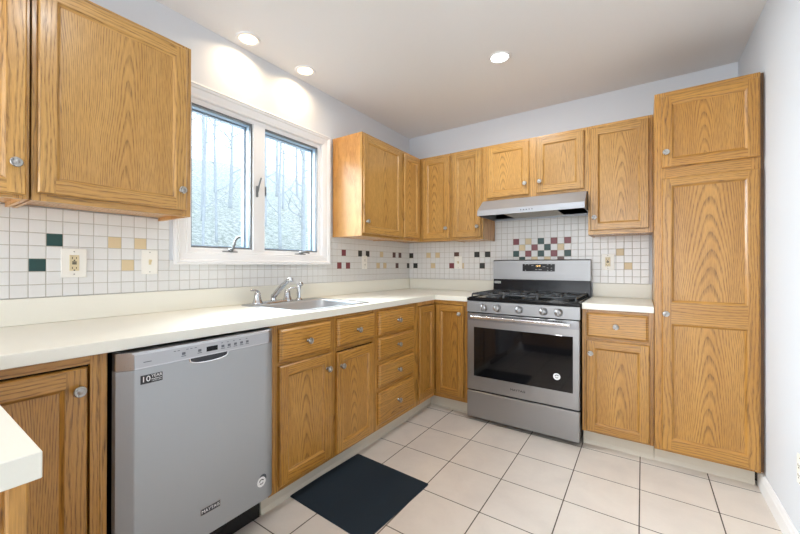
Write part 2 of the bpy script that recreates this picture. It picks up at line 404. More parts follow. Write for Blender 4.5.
def crank(y, up):
    s = new(); bx(s, -0.012, 0.006, y - 0.045, y + 0.045, 1.222, 1.232, 0, 0.002); lathe(s, [(0.014, 0), (0.012, 0.012), (0.006, 0.018), (0, 0.019)], (0.0, y, 1.236), (1, 0, 0.25), 14)
    if up: tube(s, curve_pts([(0.012, y, 1.238), (0.022, y + 0.008, 1.262), (0.024, y + 0.016, 1.292), (0.03, y + 0.028, 1.312), (0.036, y + 0.042, 1.316)], 5), [0.009] * 8 + [0.0065] * 13, 8)
    else: tube(s, curve_pts([(0.012, y, 1.238), (0.026, y + 0.02, 1.246), (0.03, y + 0.045, 1.240), (0.03, y + 0.055, 1.238)], 5), [0.008] * 8 + [0.006] * 8, 8)
    build('crank_handle', s, HANDLE_GREY, win)
crank(-2.02, True); crank(-1.48, False)
s = new(); bx(s, -0.004, 0.006, -1.846, -1.832, 1.58, 1.65, 0, 0.002); tube(s, curve_pts([(0.008, -1.839, 1.61), (0.018, -1.837, 1.65), (0.03, -1.83, 1.70)], 5), 0.005, 8)
build('sash_lock', s, GASK, win)
s = new(); bx(s, -0.03, -0.012, -1.768, -1.758, 1.60, 1.66, 0, 0.002); build('sash_lock', s, GASK, win)

# unseen garden door added behind the camera for fill light: frame and glass
gd = bpy.data.objects.new('added_door_1', None); COL.objects.link(gd); struct(gd)
b = new(); bx(b, 0.15, 0.22, YS - 0.12, YS - 0.04, 0, 2.2); bx(b, 2.28, 2.35, YS - 0.12, YS - 0.04, 0, 2.2); bx(b, 1.21, 1.29, YS - 0.12, YS - 0.04, 0.05, 2.13)
bx(b, 0.22, 2.28, YS - 0.12, YS - 0.04, 2.13, 2.2); bx(b, 0.22, 2.28, YS - 0.12, YS - 0.04, 0, 0.05); build('door_frame', b, WHITE, gd)
b = new(); bx(b, 0.22, 2.28, YS - 0.085, YS - 0.08, 0.05, 2.13); build('pane', b, GLASS, gd)

# ------------------------------------------------------------------ cabinets
KNOB_ME = None
def knob(parent, loc, rz=0.0):
    """round knob on a local -y facing surface"""
    global KNOB_ME
    if KNOB_ME is None:
        b = new()
        lathe(b, [(0.009, 0), (0.0085, 0.002), (0.006, 0.005), (0.0055, 0.012), (0.010, 0.016), (0.0155, 0.019), (0.0165, 0.022), (0.0155, 0.0255), (0.0125, 0.0265), (0.0105, 0.0245), (0.0075, 0.0245), (0.0045, 0.0275), (0, 0.0282)], (0, 0, 0), (0, -1, 0), 20)
        o = build('knob', b, NICKEL, parent, loc, rz); KNOB_ME = o.data; return o
    o = bpy.data.objects.new('knob', KNOB_ME); COL.objects.link(o); o.parent = parent; o.location = loc; o.rotation_euler = (0, 0, rz); return o
def panel_field(b, x0, x1, z0, z1, t, bw, depth, mi_p):
    """moulded step round an opening and the flat panel in it; front is -t"""
    R_ = []
    for d, y in ((0, -t), (0.0025, -t + 0.0005), (0.003, -t + 0.0025), (bw - 0.002, -t + depth - 0.001), (bw, -t + depth)):
        R_.append([(x0 + d, y, z0 + d), (x1 - d, y, z0 + d), (x1 - d, y, z1 - d), (x0 + d, y, z1 - d)])
    V = [[b.verts.new(p) for p in r] for r in R_]
    for A, B_ in zip(V, V[1:]):
        for j in range(4): b.faces.new([A[j], A[(j + 1) % 4], B_[(j + 1) % 4], B_[j]]).material_index = 1 if j in (0, 2) else 0
    b.faces.new(V[-1]).material_index = mi_p
def door(parent, cx, cz, W, H, D, kn=None, mats=OAKS, fw=0.046, loc=None, rz=0.0, rails=(), fwb=None, bw=0.013, name='door'):
    """framed flat panel door facing local -y, centre at (cx, -D, cz); kn = knob (x, z) from the centre"""
    b = new(); t = 0.019; w, h = W / 2, H / 2; c = 0.004; fwb = fwb or fw
    # back and edge
    A = [(-w, 0, -h), (w, 0, -h), (w, 0, h), (-w, 0, h)]; B1 = [(-w, -t + c, -h), (w, -t + c, -h), (w, -t + c, h), (-w, -t + c, h)]
    C1 = [(-w + c, -t, -h + c), (w - c, -t, -h + c), (w - c, -t, h - c), (-w + c, -t, h - c)]
    V = [[b.verts.new(p) for p in q] for q in (A, B1, C1)]
    b.faces.new(V[0]).material_index = 0
    for P_, Q_ in ((V[0], V[1]), (V[1], V[2])):
        for j in range(4): b.faces.new([P_[j], P_[(j + 1) % 4], Q_[(j + 1) % 4], Q_[j]]).material_index = 1 if j in (0, 2) else 0
    # stiles run the full height, rails between them
    quad(b, [(-w + c, -t, -h + c), (-w + fw, -t, -h + c), (-w + fw, -t, h - c), (-w + c, -t, h - c)], 0)
    quad(b, [(w - fw, -t, -h + c), (w - c, -t, -h + c), (w - c, -t, h - c), (w - fw, -t, h - c)], 0)
    zs = [-h + fwb] + [q for r in rails for q in (r[0] - cz, r[1] - cz)] + [h - fw]
    bands = [(-h + c, zs[0])] + [(zs[i], zs[i + 1]) for i in range(1, len(zs) - 1, 2)] + [(zs[-1], h - c)]
    for z0, z1 in bands: quad(b, [(-w + fw, -t, z0), (w - fw, -t, z0), (w - fw, -t, z1), (-w + fw, -t, z1)], 1)
    for i in range(0, len(zs), 2): panel_field(b, -w + fw, w - fw, zs[i], zs[i + 1], t, bw, 0.0100, 2)
    o = build(name, b, mats, parent, loc or (cx, -D, cz), rz)
    for p in o.data.polygons:
        pass
    if kn: knob(o, (kn[0], -t, kn[1]))
    return o
def drawer(parent, cx, cz, W, H, D, mats=OAKS, loc=None, rz=0.0):
    b = new(); t = 0.019; w, h = W / 2, H / 2
    V = []
    for d, y in ((0, 0), (0, -t + 0.009), (0.003, -t + 0.006), (0.005, -t + 0.006), (0.011, -t + 0.001), (0.014, -t)):
        V.append([b.verts.new(p) for p in ((-w + d, y, -h + d), (w - d, y, -h + d), (w - d, y, h - d), (-w + d, y, h - d))])
    b.faces.new(V[0]).material_index = 1
    for P_, Q_ in zip(V, V[1:]):
        for j in range(4): b.faces.new([P_[j], P_[(j + 1) % 4], Q_[(j + 1) % 4], Q_[j]]).material_index = 1
    b.faces.new(V[-1]).material_index = 1
    o = build('drawer_front', b, mats, parent, loc or (cx, -D, cz), rz); knob(o, (0, -t, 0)); return o
def frame(parent, W, z0, z1, D, stiles, rails, mats=OAKS, loc=(0, 0, 0), rz=0.0, x0=0.0):
    b = new(); t = 0.019
    for a, c in stiles: bx(b, a, c, -D, -D + t, z0, z1, 0, 0.0008)
    xs = sorted(stiles)
    for a, c in rails:
        for (p, q), (r, s) in zip(xs, xs[1:]): bx(b, q, r, -D + 0.0004, -D + t, a, c, 1)
    return build('face_frame', b, mats, parent, loc, rz)
def toe(parent, x0, x1, yf=0.553, loc=(0, 0, 0), rz=0.0, h=0.1):
    b = new(); prism(b, [(-yf + 0.02, 0), (-yf - 0.009, 0), (-yf - 0.006, 0.004), (-yf - 0.003, 0.014), (-yf, 0.022), (-yf, h), (-yf + 0.02, h)], 0, x0, x1)
    return build('toe_kick', b, TOE, parent, loc, rz)

DU = 0.2995; DB = 0.61; ZB, ZT = 1.3695, 2.1385; LW = PI / 2
def upper(name, label, loc, rz, W, H, doors, stiles, lip=0.004, group='oak wall cabinets', side=3):
    """wall cabinet; doors = (x0, x1, z0, z1, knob side, knob dz from bottom) local"""
    t = thing(name, label, 'cabinet', loc, rz, group)
    b = new(); bx(b, 0.002, W - 0.002, -DU + 0.019, -0.008, lip, H, 3)
    bx(b, 0.0, 0.014, -DU + 0.019, -0.007, 0, H, 3); bx(b, W - 0.014, W, -DU + 0.019, -0.007, 0, H, 3)
    build('carcass', b, OAKS, t)
    frame(t, W, 0, H, DU, stiles, [(0, 0.04), (H - 0.04, H)])
    for x0, x1, z0, z1, sd, kz in doors:
        w, h = x1 - x0, z1 - z0
        door(t, (x0 + x1) / 2, (z0 + z1) / 2, w, h, DU, ((w / 2 - 0.027) * sd, -h / 2 + kz))
    return t
HU = ZT - ZB
# left wall, beside the camera
upper('wall_cabinet', 'large oak wall cabinet left of the window, its whole door in view', (0, -2.935, ZB), LW, 0.533, HU,
      [(0.014, 0.508, 0.026, HU - 0.02, 1, 0.085)], [(0, 0.04), (0.493, 0.533)], lip=0.016)
upper('wall_cabinet', 'oak wall cabinet cut off by the left edge of the picture', (0, -3.70, ZB), LW, 0.760, HU,
      [(0.014, 0.375, 0.012, HU - 0.02, 1, 0.1), (0.390, 0.750, 0.012, HU - 0.02, 1, 0.1)][1:], [(0, 0.04), (0.355, 0.41), (0.720, 0.760)], lip=0.016)
# right of the window
upper('wall_cabinet', 'oak wall cabinet on the window wall with its bare end panel beside the window', (0, -1.158, ZB), LW, 0.54, HU,
      [(0.009, 0.518, 0.022, HU - 0.02, -1, 0.085)], [(0, 0.04), (0.50, 0.54)])
# corner
cn = thing('corner_wall_cabinet', 'L-shaped oak wall cabinet filling the corner with two narrow doors', 'cabinet', (0, 0, ZB), 0, 'oak wall cabinets')
b = new(); c0 = DU - 0.019
prism(b, [(0.008, -0.008), (0.008, -0.616), (c0, -0.616), (c0, -c0), (0.608, -c0), (0.608, -0.008)], 2, 0.015, HU, 3); build('carcass', b, OAKS, cn)
b = new(); c1 = DU - 0.0005
bx(b, c0, c1, -0.617, -0.57, 0, HU, 0); bx(b, c0, c1, -0.34, -DU, 0, HU, 0)
bx(b, DU, 0.34, -c1, -c0, 0, HU, 0); bx(b, 0.575, 0.609, -c1, -c0, 0, HU, 0)
for z0, z1 in ((0, .04), (HU - .04, HU)): bx(b, c0, c1, -0.57, -0.34, z0, z1, 3); bx(b, .34, .575, -c1, -c0, z0, z1, 1)
build('face_frame', b, OAKS, cn)
h = HU - 0.045
door(cn, 0, 0, 0.263, h, 0, None, loc=(DU, -0.4635, HU / 2 + 0.001), rz=LW)
door(cn, 0, 0, 0.262, h, 0, (0.107, -h / 2 + 0.085), loc=(0.469, -DU, HU / 2 + 0.001))
upper('wall_cabinet', 'narrow oak wall cabinet between the corner and the range hood', (0.61, 0, ZB), 0, 0.294, HU,
      [(0.019, 0.279, 0.022, HU - 0.02, 1, 0.085)], [(0, 0.035), (0.259, 0.294)])
HH = ZT - 1.680
upper('over_hood_cabinet', 'short two-door oak wall cabinet above the range hood', (0.905, 0, 1.680), 0, 0.765, HH,
      [(0.034, 0.366, 0.022, HH - 0.022, 1, 0.085), (0.420, 0.742, 0.022, HH - 0.022, -1, 0.085)], [(0, 0.045), (0.355, 0.43), (0.72, 0.765)], lip=0.0)
upper('wall_cabinet', 'oak wall cabinet between the range hood and the tall pantry', (1.671, 0, ZB), 0, 0.370, HU,
      [(0.014, 0.350, 0.028, HU - 0.022, -1, 0.09)], [(0, 0.04), (0.330, 0.370)])
# tall pantry
TALL = [BV, BH, BC, VEN, GAP_SHADE]
pt = thing('pantry_cabinet', 'tall floor-to-head oak pantry cabinet against the right wall', 'cabinet', (2.0425, 0, 0))
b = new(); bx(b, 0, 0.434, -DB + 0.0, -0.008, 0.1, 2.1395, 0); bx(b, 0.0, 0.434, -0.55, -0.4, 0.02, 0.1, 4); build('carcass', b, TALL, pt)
D = 0.629; fl = D
frame(pt, 0.434, 0.097, 2.1395, D, [(0, 0.05), (0.40, 0.434)], [(0.097, 0.15), (1.62, 1.74), (2.09, 2.1395)], TALL)
b = new(); bx(b, 0.434, 0.4485, -D + 0.016, -D + 0.03, 0.097, 2.1395, 0); build('filler_strip', b, [wood('dark_oak_edge', 'V', srgb(120, 84, 46), srgb(104, 70, 38), srgb(60, 38, 18))], pt)  # filler in a darker brown than the cabinet oak
door(pt, 0.2305, 1.909, 0.398, 0.404, D, (-0.178, -0.120), TALL, fw=0.044)
door(pt, 0.2305, 0.878, 0.394, 1.534, D, (-0.179, 0.003), TALL, fw=0.042, fwb=0.062, rails=[(0.826, 0.944)])
toe(pt, 0.0, 0.425)

def base_box(W, mats, D=DB):
    b = new(); f = -D + 0.019
    bx(b, 0.002, 0.018, f, -0.02, 0.1, 0.874, 0); bx(b, W - 0.018, W - 0.002, f, -0.02, 0.1, 0.874, 0); bx(b, 0.018, W - 0.018, f, -0.02, 0.1, 0.118, 0); bx(b, 0.018, W - 0.018, -0.03, -0.02, 0.118, 0.874, 0)
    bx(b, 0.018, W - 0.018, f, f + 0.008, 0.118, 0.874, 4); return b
def base(label, loc, rz, W, stiles, rails, doors=(), drawers=(), name='base_cabinet', toe_x=None):
    t = thing(name, label, 'cabinet', loc, rz, 'oak base cabinets')
    build('carcass', base_box(W, BOAKS), BOAKS, t)
    frame(t, W, 0.1, 0.875, DB, stiles, rails, BOAKS)
    for x0, x1, z0, z1, kx, kz in doors:
        door(t, (x0 + x1) / 2, (z0 + z1) / 2, x1 - x0, z1 - z0, DB, (kx - (x0 + x1) / 2, kz - (z0 + z1) / 2), BOAKS)
    for x0, x1, z0, z1 in drawers: drawer(t, (x0 + x1) / 2, (z0 + z1) / 2, x1 - x0, z1 - z0, DB, BOAKS)
    toe(t, *(toe_x or (0, W)))
    return t
# sink base
base('oak sink base cabinet with two false drawers over two doors, beside the dishwasher', (0, -2.207, 0), LW, 0.803, [(0, 0.058), (0.375, 0.445), (0.768, 0.803)], [(0.1, 0.14), (0.675, 0.715), (0.84, 0.875)],
     [(0.050, 0.385, 0.128, 0.681, 0.355, 0.605), (0.436, 0.766, 0.118, 0.669, 0.464, 0.596)], [(0.050, 0.388, 0.700, 0.853), (0.440, 0.778, 0.700, 0.851)], toe_x=(0.0, 0.803))
base('oak base cabinet of four stacked drawers, right of the sink base', (0, -1.403, 0), LW, 0.480, [(0, 0.035), (0.445, 0.480)], [(0.1, 0.14), (0.34, 0.375), (0.515, 0.55), (0.68, 0.71), (0.845, 0.875)],
     (), [(0.020, 0.453, 0.705, 0.855), (0.020, 0.453, 0.547, 0.684), (0.020, 0.453, 0.372, 0.516), (0.020, 0.453, 0.133, 0.341)], name='drawer_cabinet')
# corner base
cb = thing('corner_base_cabinet', 'L-shaped oak corner base cabinet with a folding two-leaf door', 'cabinet', (0, 0, 0), 0, 'oak base cabinets')
b = new(); q = DB - 0.019
prism(b, [(0.02, -0.02), (0.02, -0.921), (q, -0.921), (q, -q), (0.903, -q), (0.903, -0.02)], 2, 0.1, 0.874, 0); build('carcass', b, BOAKS, cb)
b = new(); q1 = DB - 0.0005
bx(b, q, q1, -0.922, -0.872, 0.1, 0.875, 0); bx(b, 0.868, 0.9045, -q1, -q, 0.1, 0.875, 0)
for z0, z1 in ((0.1, 0.145), (0.845, 0.875)): bx(b, q, q1, -0.872, -q1, z0, z1, 3); bx(b, q1, 0.868, -q1, -q, z0, z1, 1)
build('face_frame', b, BOAKS, cb)
door(cb, 0, 0, 0.235, 0.705, 0, None, BOAKS, loc=(DB, -0.7505, 0.487), rz=LW, name='door')
door(cb, 0, 0, 0.240, 0.705, 0, (0.088, 0.292), BOAKS, loc=(0.7515, -DB, 0.487), name='door')
b = new(); t_ = 0.553
prism(b, [(t_ - 0.02, -0.923), (t_, -0.923), (t_, -t_), (0.905, -t_), (0.905, -t_ + 0.02), (t_ - 0.02, -t_ + 0.02)], 2, 0.0, 0.1)
prism(b, [(t_, -0.923), (t_ + 0.008, -0.923), (t_ + 0.008, -t_ - 0.008), (0.905, -t_ - 0.008), (0.905, -t_), (t_, -t_)], 2, 0.0, 0.008)
build('toe_kick', b, TOE, cb)
base('small oak base cabinet with one drawer over one door, between range and pantry', (1.671, 0, 0), 0, 0.3695, [(0, 0.04), (0.335, 0.3695)], [(0.1, 0.14), (0.675, 0.71), (0.85, 0.875)],
     [(0.024, 0.349, 0.112, 0.683, 0.050, 0.603)], [(0.024, 0.344, 0.702, 0.857)])
# base left of the dishwasher: inset door, its reveal shadow painted as a dark carcass
lb = thing('base_cabinet', 'shaded oak base cabinet left of the dishwasher, behind the near counter corner', 'cabinet', (0, -3.40, 0), LW, 'oak base cabinets')
W = 0.585
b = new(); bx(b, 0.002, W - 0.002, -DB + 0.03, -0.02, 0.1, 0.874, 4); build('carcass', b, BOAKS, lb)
frame(lb, W, 0.1, 0.875, DB + 0.0, [(0, 0.05), (0.541, W)], [(0.1, 0.14), (0.847, 0.875)], BOAKS)
b = new(); bx(b, 0.565, 0.571, -DB - 0.002, -DB, 0.1, 0.875, 0, 0.0008); build('frame_bead', b, BOAKS, lb)
door(lb, 0.289, 0.49, 0.492, 0.700, DB - 0.015, (0.222, 0.285), BOAKS, fw=0.052)
toe(lb, 0, W)

# peninsula in front of the camera
pn = thing('peninsula_cabinet', 'oak base cabinet under the counter corner nearest the camera', 'cabinet', (0, 0, 0), 0, 'oak base cabinets')
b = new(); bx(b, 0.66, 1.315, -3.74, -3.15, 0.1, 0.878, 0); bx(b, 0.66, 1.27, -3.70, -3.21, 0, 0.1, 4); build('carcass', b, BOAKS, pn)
b = new(); bx(b, 1.315, 1.334, -3.74, -3.15, 0.02, 0.878, 2); bx(b, 1.315, 1.346, -3.150, -3.1285, 0.02, 0.878, 0, 0.003); bx(b, 1.315, 1.344, -3.134, -3.128, 0.846, 0.856, 0, 0.001); build('end_panel', b, BOAKS, pn)

# ------------------------------------------------------------------ countertops
def counter(name, label, poly, splash, hole=None, mats=LAM):
    t = thing(name, label, 'countertop', (0, 0, 0)); b = new()
    c = 0.0015
    def slab(pl, z0, z1):
        prism(b, pl, 2, z0, z1)
    slab(poly[0], 0.8765, 0.914)
    for p in poly[1:]: slab(p, 0.8765, 0.914)
    build('worktop', b, mats, t)
    if splash:
        b = new()
        for s in splash: bx(b, *s, 0.9145, 1.0175, 0, 0.0015)
        build('backsplash', b, mats, t)
    return t
SX0, SX1, SY0, SY1 = 0.085, 0.555, -1.978, -1.432       # sink cut-out
E_ = 0.635
b = new()
# top as one mesh: cells round the sink hole sharing vertices
xs = [0.002, SX0, SX1, E_ - 0.002, 0.9045]; ys = [-3.74, SY0, SY1, -(E_ - 0.002), -0.002]
for z, up in ((0.914, True), (0.8765, False)):
    G = [[b.verts.new((x, y, z)) for y in ys] for x in xs]
    for i in range(4):
        for j in range(4):
            if (i, j) == (1, 1): continue
            if i == 3 and j != 3: continue
            f = [G[i][j], G[i + 1][j], G[i + 1][j + 1], G[i][j + 1]]; b.faces.new(f if up else f[::-1])
    if up: GT = G
    else: GB = G
def side(path):
    for (i, j), (k, l) in zip(path, path[1:]): b.faces.new([GT[i][j], GT[k][l], GB[k][l], GB[i][j]])
side([(0, 0), (1, 0), (2, 0), (3, 0), (3, 1), (3, 2), (3, 3), (4, 3), (4, 4), (3, 4), (2, 4), (1, 4), (0, 4), (0, 3), (0, 2), (0, 1), (0, 0)])
side([(1, 1), (1, 2), (2, 2), (2, 1), (1, 1)])
ct = thing('countertop', 'long L-shaped cream laminate countertop holding the sink', 'countertop')
for v in [v for v in b.verts if not v.link_faces]: b.verts.remove(v)
o = build('worktop', b, LAM, ct)
md = o.modifiers.new('edge', 'BEVEL'); md.width = 0.002; md.segments = 2; md.limit_method = 'ANGLE'
b = new(); bx(b, 0.0065, 0.022, -3.74, -0.0065, 0.9145, 1.0175, 0, 0.0015); bx(b, 0.0225, 0.9045, -0.022, -0.0065, 0.9145, 1.0175, 0, 0.0015); build('backsplash', b, LAM, ct)
c2 = thing('countertop', 'short cream laminate countertop between the range and the pantry', 'countertop')
b = new(); bx(b, 1.6725, 2.0405, -E_, -0.008, 0.8765, 0.914, 0, 0.002); build('worktop', b, LAM, c2)
b = new(); bx(b, 1.6725, 2.0405, -0.022, -0.0065, 0.9145, 1.0175, 0, 0.0015); build('backsplash', b, LAM, c2)
b = new(); bx(b, E_ + 0.002, 1.367, -3.78, -3.12, 0.8795, 0.914, 0, 0.0012)
tag(build('peninsula_countertop', b, LAM), 'pale laminate counter corner jutting in nearest the camera, lower left', 'countertop')

# ------------------------------------------------------------------ sink
sk = thing('kitchen_sink', 'stainless steel drop-in sink under the window', 'sink', (0, 0, 0))
def rrect(x0, x1, y0, y1, r, n=5):
    P = []
    for cx, cy, a in ((x1 - r, y1 - r, 0), (x0 + r, y1 - r, PI / 2), (x0 + r, y0 + r, PI), (x1 - r, y0 + r, 1.5 * PI)):
        for k in range(n + 1): P.append((cx + r * math.cos(a + k * PI / 2 / n), cy + r * math.sin(a + k * PI / 2 / n)))
    return P
b = new(); IX0, IX1, IY0, IY1 = 0.175, 0.545, -1.965, -1.445
rings = []
for (x0, x1, y0, y1, r, z) in ((0.063, 0.578, -2.003, -1.407, 0.03, 0.9145), (0.066, 0.575, -2.000, -1.410, 0.028, 0.919), (0.072, 0.570, -1.995, -1.415, 0.026, 0.9175),
                               (IX0, IX1, IY0, IY1, 0.06, 0.917), (IX0 + 0.005, IX1 - 0.005, IY0 + 0.005, IY1 - 0.005, 0.057, 0.911), (IX0 + 0.014, IX1 - 0.014, IY0 + 0.014, IY1 - 0.014, 0.05, 0.75), (IX0 + 0.05, IX1 - 0.05, IY0 + 0.05, IY1 - 0.05, 0.05, 0.735)):
    rings.append([b.verts.new((p[0], p[1], z)) for p in rrect(x0, x1, y0, y1, r)])
for A, B_ in zip(rings, rings[1:]):
    for k in range(len(A)): f = b.faces.new([A[k], A[(k + 1) % len(A)], B_[(k + 1) % len(A)], B_[k]]); f.smooth = True
b.faces.new(rings[-1]); build('basin', b, STEEL_SINK, sk)
b = new(); lathe(b, [(0.0, 0.001), (0.028, 0.001), (0.034, 0.004), (0.042, 0.004), (0.044, 0.0)], (0.36, -1.705, 0.7352), seg=24); build('drain', b, CHROME, sk)
# faucet
fc = thing('kitchen_faucet', 'chrome two-handle faucet with slanted spout at the back of the sink', 'faucet', (0.115, -1.80, 0.918))
b = new(); lathe(b, [(0.0, 0.014), (0.024, 0.0135), (0.028, 0.010), (0.030, 0.0)], (0, 0, 0), seg=28, sx=5.2, mi=0)
o = build('deck_plate', b, CHROME, fc); 
b = new(); lathe(b, [(0.017, 0.010), (0.018, 0.02), (0.015, 0.03), (0.014, 0.045), (0.012, 0.052), (0, 0.055)], (0, 0.0, 0), seg=18)
tube(b, curve_pts([(0.0, 0, 0.035), (0.05, -0.005, 0.076), (0.12, -0.014, 0.120), (0.165, -0.022, 0.142), (0.185, -0.027, 0.148)], 6), [0.0175] * 12 + [0.0145] * 12 + [0.013], 12, flat=0.85)
lathe(b, [(0.0, 0.0), (0.0135, 0.0), (0.0145, 0.004), (0.0145, 0.020), (0.0105, 0.024), (0.0, 0.024)], (0.193, -0.028, 0.158), (0.15, 0, -1), 16)
build('spout', b, CHROME, fc)
for yy, d in ((-0.115, -1), (0.108, 1)):
    b = new(); lathe(b, [(0.030, 0.0), (0.031, 0.008), (0.027, 0.015), (0.022, 0.032), (0.019, 0.050), (0.018, 0.064), (0.012, 0.073), (0, 0.075)], (0, yy, 0), seg=18)
    tube(b, curve_pts([(0.0, yy, 0.060), (0.006, yy + 0.004 * d, 0.076), (0.014, yy + 0.022 * d, 0.084), (0.02, yy + 0.048 * d, 0.086), (0.022, yy + 0.060 * d, 0.084)], 5), [0.010] * 6 + [0.0075] * 9 + [0.0065] * 6, 10, flat=0.7)
    build('handle', b, CHROME, fc)
sp = thing('side_sprayer', 'chrome pull-out side sprayer standing right of the faucet', 'sprayer', (0.112, -1.592, 0.918))
b = new(); lathe(b, [(0.024, 0), (0.024, 0.006), (0.017, 0.012), (0.014, 0.016), (0, 0.016)], (0, 0, 0), seg=18); build('base_ring', b, CHROME, sp)
b = new(); lathe(b, [(0.0125, 0.012), (0.0135, 0.03), (0.0145, 0.07), (0.0155, 0.095), (0.014, 0.108), (0, 0.111)], (0, 0, 0), seg=18)
lathe(b, [(0.0, -0.014), (0.011, -0.012), (0.0125, 0.0), (0.0135, 0.016), (0.0125, 0.026), (0, 0.027)], (0.002, 0, 0.102), (0.95, 0.1, 0.25), 16); build('wand', b, CHROME, sp)

# ------------------------------------------------------------------ dishwasher
dw = thing('dishwasher', 'stainless steel dishwasher built in under the left counter', 'dishwasher', (0, -2.8125, 0), LW)
WD = 0.598
b = new(); bx(b, 0.012, WD - 0.003, -0.60, -0.05, 0.11, 0.868, 0); bx(b, 0.01, WD - 0.01, -0.57, -0.5, 0.01, 0.135, 0); build('tub', b, BLACK, dw)
def bowed(b, z0, z1, d0, dm, x0=0.0095, x1=WD, lip=0.05, th=0.03, mi=0, cut=None):
    """front panel with sides that curve back: outline in plan, extruded in z"""
    P = []; n = 6
    P += [(x0, -d0), (x0 + 0.043, -dm + 0.001), (x0 + 0.047, -dm)]
    for k in range(n + 1):
        a = 1 - k / n; P.append((x1 - lip * (1 - math.cos(a * PI / 2)), -(d0 + (dm - d0) * math.sin(a * PI / 2))))
    P += [(x1, -d0 + th), (x0, -d0 + th)]
    fs = prism(b, P, 2, z0, z1, mi)
    for f in fs[2:]: f.smooth = False
b = new(); bowed(b, 0.143, 0.812, 0.640, 0.661); dd = build('door', b, STEEL_DW, dw)
b = new(); bowed(b, 0.8135, 0.869, 0.640, 0.664, mi=0)
# recessed face of the control panel with a raised rim
bx(b, 0.045, WD - 0.03, -0.6655, -0.660, 0.864, 0.869, 0, 0.001)
cp = build('control_panel', b, steel('panel_steel', (0.60, 0.60, 0.62, 1), 0.3, 'y'), dw)
b = new(); bx(b, 0.052, WD - 0.035, -0.6652, -0.6638, 0.818, 0.859, 0, 0.0005); fp = build('fascia', b, GREYPL, cp)
b = new(); bx(b, 0.2875, 0.3305, -0.6664, -0.6650, 0.828, 0.846); build('display', b, BLACK, cp)
BP = plain('button_print', srgb(95, 97, 104), 0.5)
bits('button', [(x - 0.006, x + 0.006, -0.6658, -0.6650, 0.833, 0.842) for x in (0.205, 0.262, 0.352, 0.378, 0.405, 0.432, 0.458)], BP, cp)
bits('button_caption', [(x - 0.008, x + 0.008, -0.6658, -0.6650, 0.8275, 0.830) for x in (0.205, 0.262, 0.352, 0.378, 0.405, 0.432, 0.458)], BP, cp)
bits('indicator', [(x - 0.004, x + 0.004, -0.6658, -0.6650, 0.8495, 0.8515) for x in (0.175, 0.188, 0.218, 0.232, 0.247, 0.348, 0.372, 0.398, 0.425, 0.455)], BP, cp)
bits('button_caption', [(0.078, 0.102, -0.6658, -0.6650, 0.832, 0.8345)], BP, cp)
# pocket handle: scooped recess below the panel
b = new(); hx, hw, hz = 0.302, 0.077, 0.8135
for (i0, i1, mi, y0) in ((0, 1, 0, -0.6618),):
    P = [(hx - hw, hz)] + [(hx - hw * math.cos(k * PI / 12) , hz - 0.026 * math.sin(k * PI / 12) ** 0.55) for k in range(1, 12)] + [(hx + hw, hz)]
    Q = [(hx + (p[0] - hx) * 0.93, hz - (hz - p[1]) * 0.80) for p in P]
    A = [b.verts.new((p[0], -0.6613, p[1])) for p in P]; A2 = [b.verts.new((hx + (p[0] - hx) * 0.97, -0.6645, hz - (hz - p[1]) * 0.92)) for p in P]; B_ = [b.verts.new((p[0], -0.6616, p[1])) for p in Q]
    for r0, r1 in ((A, A2), (A2, B_)):
        for k in range(len(P) - 1): f = b.faces.new([r0[k], r0[k + 1], r1[k + 1], r1[k]]); f.smooth = True
    b.faces.new(B_).material_index = 1
build('pocket_handle', b, [steel('handle_lip', (0.8, 0.8, 0.82, 1), 0.2), plain('handle_recess', srgb(58, 60, 64), 0.35, 0.6)], dw)
RX = (PI / 2, 0, 0)
st = new(); bx(st, 0.071, 0.137, -0.6622, -0.6611, 0.7615, 0.7895, 0); s1 = build('sticker', st, TXT, dw)
s1['label'] = 'small black warranty sticker with white lettering'
text('lettering', '10', 0.026, WTXT, s1, (0.0865, -0.6623, 0.7755), RX, sx=1.1); text('lettering', 'YEAR', 0.0135, WTXT, s1, (0.119, -0.6623, 0.7825), RX, sx=1.05)
text('lettering', 'WARRANTY', 0.006, WTXT, s1, (0.119, -0.6623, 0.7725), RX); text('lettering', 'LIMITED PARTS', 0.0045, WTXT, s1, (0.119, -0.6623, 0.7665), RX)
st = new(); bx(st, 0.268, 0.346, -0.6624, -0.6611, 0.2245, 0.2495, 0, 0.0004); s2 = build('badge', st, CHROME, dw)
st = new(); bx(st, 0.2705, 0.3435, -0.6629, -0.6622, 0.2265, 0.2475); build('badge_field', st, plain('badge_dark', srgb(52, 54, 58), 0.4), s2)
text('lettering', 'MAYTAG', 0.0165, WTXT, s2, (0.307, -0.6631, 0.237), RX, sx=1.05)
def round_sticker(parent, c, r):
    st = new(); lathe(st, [(0, 0.0006), (r, 0.0006), (r, 0)], c, (0, -1, 0), 28, smooth=False); s = build('sticker', st, WTXT, parent); s['label'] = 'round white sticker with a dark swirl mark'
    st = new(); x, y, z = c
    for cz, a0, a1, rr in ((z + 0.16 * r, 0.1, 3.4, 0.52 * r), (z - 0.18 * r, 3.3, 6.5, 0.40 * r)):
        P = [(x + rr * 1.05 * math.cos(a0 + (a1 - a0) * k / 12), z + (cz - z) + rr * 0.75 * math.sin(a0 + (a1 - a0) * k / 12)) for k in range(13)]
        I = [(x + (p[0] - x) * 0.6, cz + (p[1] - cz) * 0.5) for p in P]
        for k in range(12): quad(st, [(P[k][0], y - 0.0009, P[k][1]), (P[k + 1][0], y - 0.0009, P[k + 1][1]), (I[k + 1][0], y - 0.0009, I[k + 1][1]), (I[k][0], y - 0.0009, I[k][1])])
    build('mark', st, TXT, s)
round_sticker(dw, (0.531, -0.6613, 0.226), 0.021)
